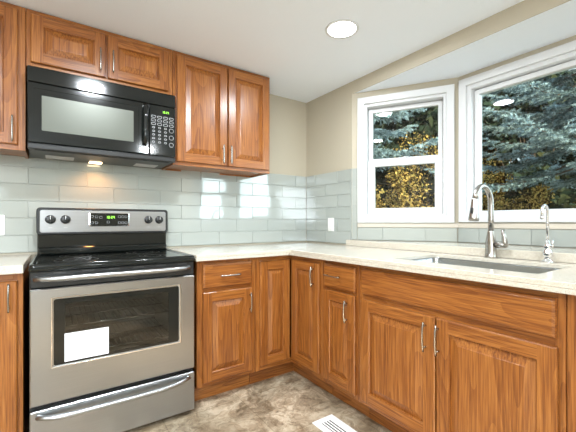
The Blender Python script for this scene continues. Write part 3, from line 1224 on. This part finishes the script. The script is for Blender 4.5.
w.rings([[(x, F + .0005, z) for x, z in ox], [(x, F + .022, z) for x, z in ox], [(x, F + .025, z) for x, z in ob]], 0, False, True, True)
cp = w.build('control_panel', M['black'], e)
seg_digits(T_BACK, '10:24', -1.440, 1.791, 0.013, F + .0252, 'clock_digits', M['green'], cp)
kk = 0
key0 = {}
for r in range(8):
    z = 1.762 - r * .0225
    big = r < 3
    n = 4 if big else 3
    for c in range(4):
        u = -1.492 + c * .036
        tall = c == 3 and r >= 3
        if tall and (r - 3) % 2:
            continue
        w = MB(T_BACK)
        a, b2 = (.014, .008) if big or tall else (.008, .006)
        zz = z - (.008 if tall else 0)
        if tall:
            b2 = .014
        ro = w.rrect(u - a, u + a, zz - b2, zz + b2, min(a, b2) * .8, 4)
        ri = w.rrect(u - a + .003, u + a - .003, zz - b2 + .003, zz + b2 - .003, min(a, b2) * .5, 4)
        w.rings([[(x, F + .0252, q) for x, q in ro], [(x, F + .0256, q) for x, q in ro], [(x, F + .0256, q) for x, q in ri], [(x, F + .0252, q) for x, q in ri]])
        w.build('key', M['keyprint'], cp)
w = MB()
w.box(MX0 + .03, MX1 - .03, -.06, -.33, 1.4895, 1.4935, 0)
und = w.build('underside_plate', M['blackm'], e)
for fx in (-2.04, -1.56):
    w = MB()
    w.box(fx, fx + .14, -.09, -.20, 1.486, 1.489, 0, .001)
    w.build('grease_filter', M['greyprint'], und)
w = MB()
w.box(-1.815, -1.745, -.055, -.105, 1.484, 1.489, 0, .001)
w.build('lamp_lens', M['warm'], und)
l = bpy.data.lights.new('cooktop_lamp', 'SPOT')
l.energy = 3.6
l.color = (1.0, 0.42, 0.12)
l.spot_size = R(150)
l.spot_blend = 0.6
l.shadow_soft_size = 0.03
lo = bpy.data.objects.new('cooktop_lamp', l)
lo.location = (-1.78, -.12, 1.478)
COL.objects.link(lo)


# ------------------------------------------------------------------ outlets, register, lamps
def wall_plate(T, name, label, u, z, wd, h, kind):
    e = thing(name, label, 'outlet' if kind == 'outlet' else 'switch', T @ Vector((u, 0.012, z - h / 2)))
    d = 0.0100
    w = MB(T)
    o0 = w.rrect(u - wd / 2, u + wd / 2, z - h / 2, z + h / 2, .004, 3)
    o1 = w.rrect(u - wd / 2 + .003, u + wd / 2 - .003, z - h / 2 + .003, z + h / 2 - .003, .003, 3)
    w.rings([[(x, d, q) for x, q in o0], [(x, d + .004, q) for x, q in o0], [(x, d + .006, q) for x, q in o1]], 0, False, True, True)
    w.build('cover_plate', M['plate'], e)
    if kind == 'outlet':
        w = MB(T)
        w.box(u - .0165, u + .0165, d + .0062, d + .0078, z - .033, z + .033, 0, .002)
        bd = w.build('receptacle', M['plate'], e)
        for s in (-1, 1):
            for q in (-.007, .007):
                w = MB(T)
                w.box(u + q - .001, u + q + .001, d + .0079, d + .0081, z + s * .018 - .003, z + s * .018 + .006)
                w.build('slot', M['dark'], bd)
    else:
        w = MB(T)
        w.box(u - .0165, u + .0165, d + .0062, d + .0085, z - .033, z + .033, 0, .002)
        w.build('rocker', M['plate'], e)


wall_plate(T_RIGHT, 'wall_outlet', 'white outlet on the tiled wall near the corner, above the countertop', 0.365, 1.083, 0.074, 0.116, 'outlet')
wall_plate(T_BACK, 'light_switch', 'white switch plate on the tiles at the left of the stove', -2.273, 1.088, 0.074, 0.120, 'switch')

e = thing('floor_register', 'white metal floor vent register on the stone-look floor', 'vent', (-0.76, -1.268, 0))
VX0, VX1, VY0, VY1 = -0.833, -0.687, -1.416, -1.121
w = MB()
o = [(VX0, VY0), (VX1, VY0), (VX1, VY1), (VX0, VY1)]


def rect(s, z):
    return [(VX0 + s, VY0 + s, z), (VX1 - s, VY0 + s, z), (VX1 - s, VY1 - s, z), (VX0 + s, VY1 - s, z)]


w.rings([rect(0, .0005), rect(.004, .005), rect(.034, .006), rect(.036, .001)])
w.build('register_frame', M['plate'], e)
w = MB()
w.box(VX0 + .036, VX1 - .036, VY0 + .036, VY1 - .036, .0004, .0010)
w.build('damper', M['dark'], e)
for k in range(4):
    x = VX0 + .046 + k * .018
    w = MB()
    w.rings([[(x - .004, y, .0045), (x + .004, y, .0058), (x + .005, y, .0050), (x - .003, y, .0037)] for y in (VY0 + .036, VY1 - .036)], 0, False, True, True)
    w.build('slat', M['plate'], e)


def downlight(x, y, power, label):
    e = thing('recessed_light', label, 'ceiling light', (x, y, HC), 'recessed ceiling lights')
    w = MB()
    w.lathe([(0.100, HC - .0005), (0.098, HC - .005), (0.088, HC - .007), (0.083, HC - .004), (0.083, HC - .0005)], (x, y, 0), 2, 40)
    w.build('trim_ring', M['white'], e)
    w = MB()
    w.lathe([(0.001, HC - .0045), (0.0825, HC - .0045), (0.0825, HC - .001), (0.001, HC - .001)], (x, y, 0), 2, 40)
    w.build('lens', M['lens'], e)
    l = bpy.data.lights.new('downlight_lamp', 'AREA')
    l.shape = 'DISK'
    l.size = 0.16
    l.energy = power
    l.color = (0.885, 0.95, 1.0)
    lo = bpy.data.objects.new('downlight_lamp', l)
    lo.location = (x, y, HC - .012)
    COL.objects.link(lo)


downlight(-0.593, -1.107, 14, 'round recessed ceiling light shining above the kitchen corner')
for x, y in ((-1.74, -1.48), (-3.1, -3.7), (-0.8, -3.8), (-3.1, -2.6)):  # first one is mirrored in the microwave, the rest are added for fill
    downlight(x, y, 36, 'unseen round recessed ceiling light farther back over the open room')


# ------------------------------------------------------------------ garden
structure(MB().box(0.62, 30, -20, 25, -0.5, -0.35).build('ground', M['soil']))


def mesh_np(name, V, F4, m, parent):
    me = bpy.data.meshes.new(name)
    n = F4.shape[1]
    me.vertices.add(len(V))
    me.vertices.foreach_set('co', V.astype(np.float32).ravel())
    me.loops.add(F4.size)
    me.loops.foreach_set('vertex_index', F4.astype(np.int32).ravel())
    me.polygons.add(len(F4))
    me.polygons.foreach_set('loop_start', np.arange(0, F4.size, n, dtype=np.int32))
    me.polygons.foreach_set('loop_total', np.full(len(F4), n, dtype=np.int32))
    me.materials.append(m)
    me.update(calc_edges=True)
    o = bpy.data.objects.new(name, me)
    COL.objects.link(o)
    o.parent = parent
    return o


def unit(a):
    return a / np.maximum(np.linalg.norm(a, axis=-1, keepdims=True), 1e-9)


def leaf_cloud(rng, C, size, aspect=0.55):
    """One lens-shaped leaf (a bent pair of triangles) at every point of C."""
    n = len(C)
    a = unit(rng.normal(size=(n, 3)))
    b = unit(np.cross(a, rng.normal(size=(n, 3))))
    c = np.cross(a, b)
    s = size * rng.uniform(0.6, 1.3, (n, 1))
    V = np.stack([C - a * s, C + b * s * aspect + c * s * .15, C + a * s, C - b * s * aspect + c * s * .15], 1).reshape(-1, 3)
    return V, np.arange(4 * n).reshape(-1, 4)


def bush(name, label, cat, loc, rad, h, n, size, m, seed, group=None, clumps=26, base=0.1):
    rng = np.random.default_rng(seed)
    e = thing(name, label, cat, loc, group)
    cc = unit(rng.normal(size=(clumps, 3))) * rng.uniform(0.45, 0.95, (clumps, 1)) * np.array([rad, rad, h * .46]) + np.array([0, 0, h * .5])
    cr = rng.uniform(.22, .42, clumps) * rad
    k = rng.integers(0, clumps, n)
    P = cc[k] + unit(rng.normal(size=(n, 3))) * cr[k][:, None] * rng.uniform(.55, 1.05, (n, 1))
    P = P[P[:, 2] > base]
    V, F = leaf_cloud(rng, P, size)
    mesh_np('foliage', V, F, m, e)
    w = MB()
    o = Vector(loc)
    for q in range(clumps // 2):
        t = Vector(cc[q])
        w.tube([o + Vector((0.03 * math.cos(q), 0.03 * math.sin(q), 0)), o + Vector((t.x * .35, t.y * .35, t.z * .5)), o + t], [0.03 * rad, 0.018 * rad, 0.006 * rad], 5)
    w.build('stems', M['bark'], e)
    return e


def spruce(label, loc, z0, z1, rad, seed, nb=60, group=None, twigs=26):
    rng = np.random.default_rng(seed)
    e = thing('blue_spruce', label, 'tree', loc, group)
    w = MB()
    o = Vector(loc)
    w.tube([o, o + Vector((0, 0, z1 * .5)), o + Vector((0, 0, z1))], [0.16, 0.10, 0.02], 8)
    w.build('trunk', M['bark'], e)
    VV, FF, TT = [], [], []
    bw = MB()
    off = 0
    up = np.array([0, 0, 1.0])
    for i in range(nb):
        f = (i + rng.uniform(0, 1)) / nb
        zb = z0 + (z1 - z0) * f ** 1.15
        L = rad * (1 - f) ** .8 * rng.uniform(.75, 1.08) + .15
        az = i * 2.39996 + rng.uniform(-.3, .3)
        d = np.array([math.cos(az), math.sin(az), 0])
        droop = rng.uniform(.05, .30)
        lift = rng.uniform(.10, .22)
        side = np.array([-d[1], d[0], 0])
        tt = np.linspace(0, 1, 7)
        path = np.array([[0, 0, zb]]) + d * L * tt[:, None] + up * (-droop * L * np.sin(tt * 2.0) + lift * L * tt ** 3)[:, None]
        bw.tube([o + Vector(p) for p in path], [0.022 * (1 - .8 * t) for t in tt], 5)
        # side shoots carrying the needles
        nt_ = int(twigs * L / rad) + 5
        for j in range(nt_):
            t = 0.22 + .78 * (j + rng.uniform(0, 1)) / nt_
            k = min(int(t * 6), 5)
            p = path[k] + (path[k + 1] - path[k]) * (t * 6 - k)
            s = 1 if j % 2 else -1
            q = d * rng.uniform(.55, 1.0) + side * s * rng.uniform(.5, .95) + up * rng.uniform(-.45, .05)
            if j >= nt_ - 3:
                q = d + side * rng.uniform(-.3, .3) + up * rng.uniform(-.1, .2)
            q = q / np.linalg.norm(q)
            l = (0.16 + .42 * (1 - t)) * min(1.0, L) * rng.uniform(.7, 1.2) + .06
            shoots = [(p, q, l)]
            for r in range(int(l / .10)):
                h = (r + .6) / (l / .10)
                sd = np.cross(q, up)
                sd /= np.linalg.norm(sd) + 1e-9
                qq = q * .75 + sd * (1 if r % 2 else -1) * .62 + up * rng.uniform(-.35, .1)
                shoots.append((p + q * l * h * .9, qq / np.linalg.norm(qq), l * (1 - h) * .5 + .06))
            for (sp_, sq, sl) in shoots:
                nn = int(sl * 170) + 5
                tint = min(1.0, max(0.0, rng.uniform(0.0, .55) + .45 * (t - .3)))
                TT.append(np.full(3 * nn, tint))
                h = rng.uniform(0, 1, nn)
                rv = unit(np.cross(np.tile(sq, (nn, 1)), rng.normal(size=(nn, 3))))
                nd = unit(rv * .85 + sq * .60 + up * .18)
                base = sp_ + np.outer(h, sq) * sl
                ln = rng.uniform(.026, .042, nn)[:, None]
                wv = unit(np.cross(nd, rng.normal(size=(nn, 3)))) * .0075
                V = np.stack([base - wv, base + wv, base + nd * ln], 1).reshape(-1, 3)
                VV.append(V)
                FF.append(np.arange(3 * nn).reshape(-1, 3) + off)
                off += 3 * nn
    bw.build('branches', M['bark'], e)
    no = mesh_np('needles', np.concatenate(VV), np.concatenate(FF), M['needle'], e)
    at_ = no.data.attributes.new('new_growth', 'FLOAT', 'POINT')
    at_.data.foreach_set('value', np.concatenate(TT).astype(np.float32))
    return e


def at(px, w_, z=-0.35):
    fw = np.array([math.sin(.6066), math.cos(.6066)])
    rt = np.array([math.cos(.6066), -math.sin(.6066)])
    p = np.array([-1.9975, -2.5683]) + fw * w_ + rt * (px - 288) / 336.72 * w_
    return (float(p[0]), float(p[1]), z)


spruce('large blue spruce seen through the wide window behind the faucet', at(612, 6.2), 2.65, 8.0, 2.9, 3, nb=105, twigs=36)
spruce('blue spruce whose branches cross the upper pane of the smaller left window', at(338, 6.3), 2.85, 6.5, 1.9, 5, nb=40)


LBL = {0: 'golden autumn shrub low behind the lower pane of the left window',
       1: 'tall golden-brown shrub at the right side of the left window',
       2: 'golden green shrub behind the tall faucet, under the spruce',
       3: 'golden green shrub behind the slim filter tap, under the spruce',
       4: 'golden green shrub at the right edge of the wide window'}
for i, (px, w_, rad, h, n) in enumerate([(385, 7.6, 1.0, 2.75, 9000), (440, 9.6, 1.25, 4.6, 9000), (492, 8.9, 0.95, 2.75, 8000), (541, 8.6, 1.0, 2.45, 8000), (592, 8.9, 1.0, 2.7, 8000)]):
    bush('golden_shrub', LBL[i], 'shrub', at(px, w_), rad, h, n, 0.036, M['gold'], 20 + i)
for i, (px, w_, rad, h) in enumerate([(325, 12, 1.9, 8.0), (375, 15.5, 2.2, 9.5), (430, 12, 1.9, 8.5), (483, 15.5, 2.2, 9.5), (536, 12, 1.9, 8.5), (592, 15.5, 2.2, 9.5), (645, 12, 1.9, 8.0)]):
    bush('dark_tree', 'dense dark evergreen tree at the back of the garden', 'tree', at(px, w_), rad, h, 9000, 0.20, M['darkleaf'], 50 + i, 'dark trees at the back of the garden', clumps=34)
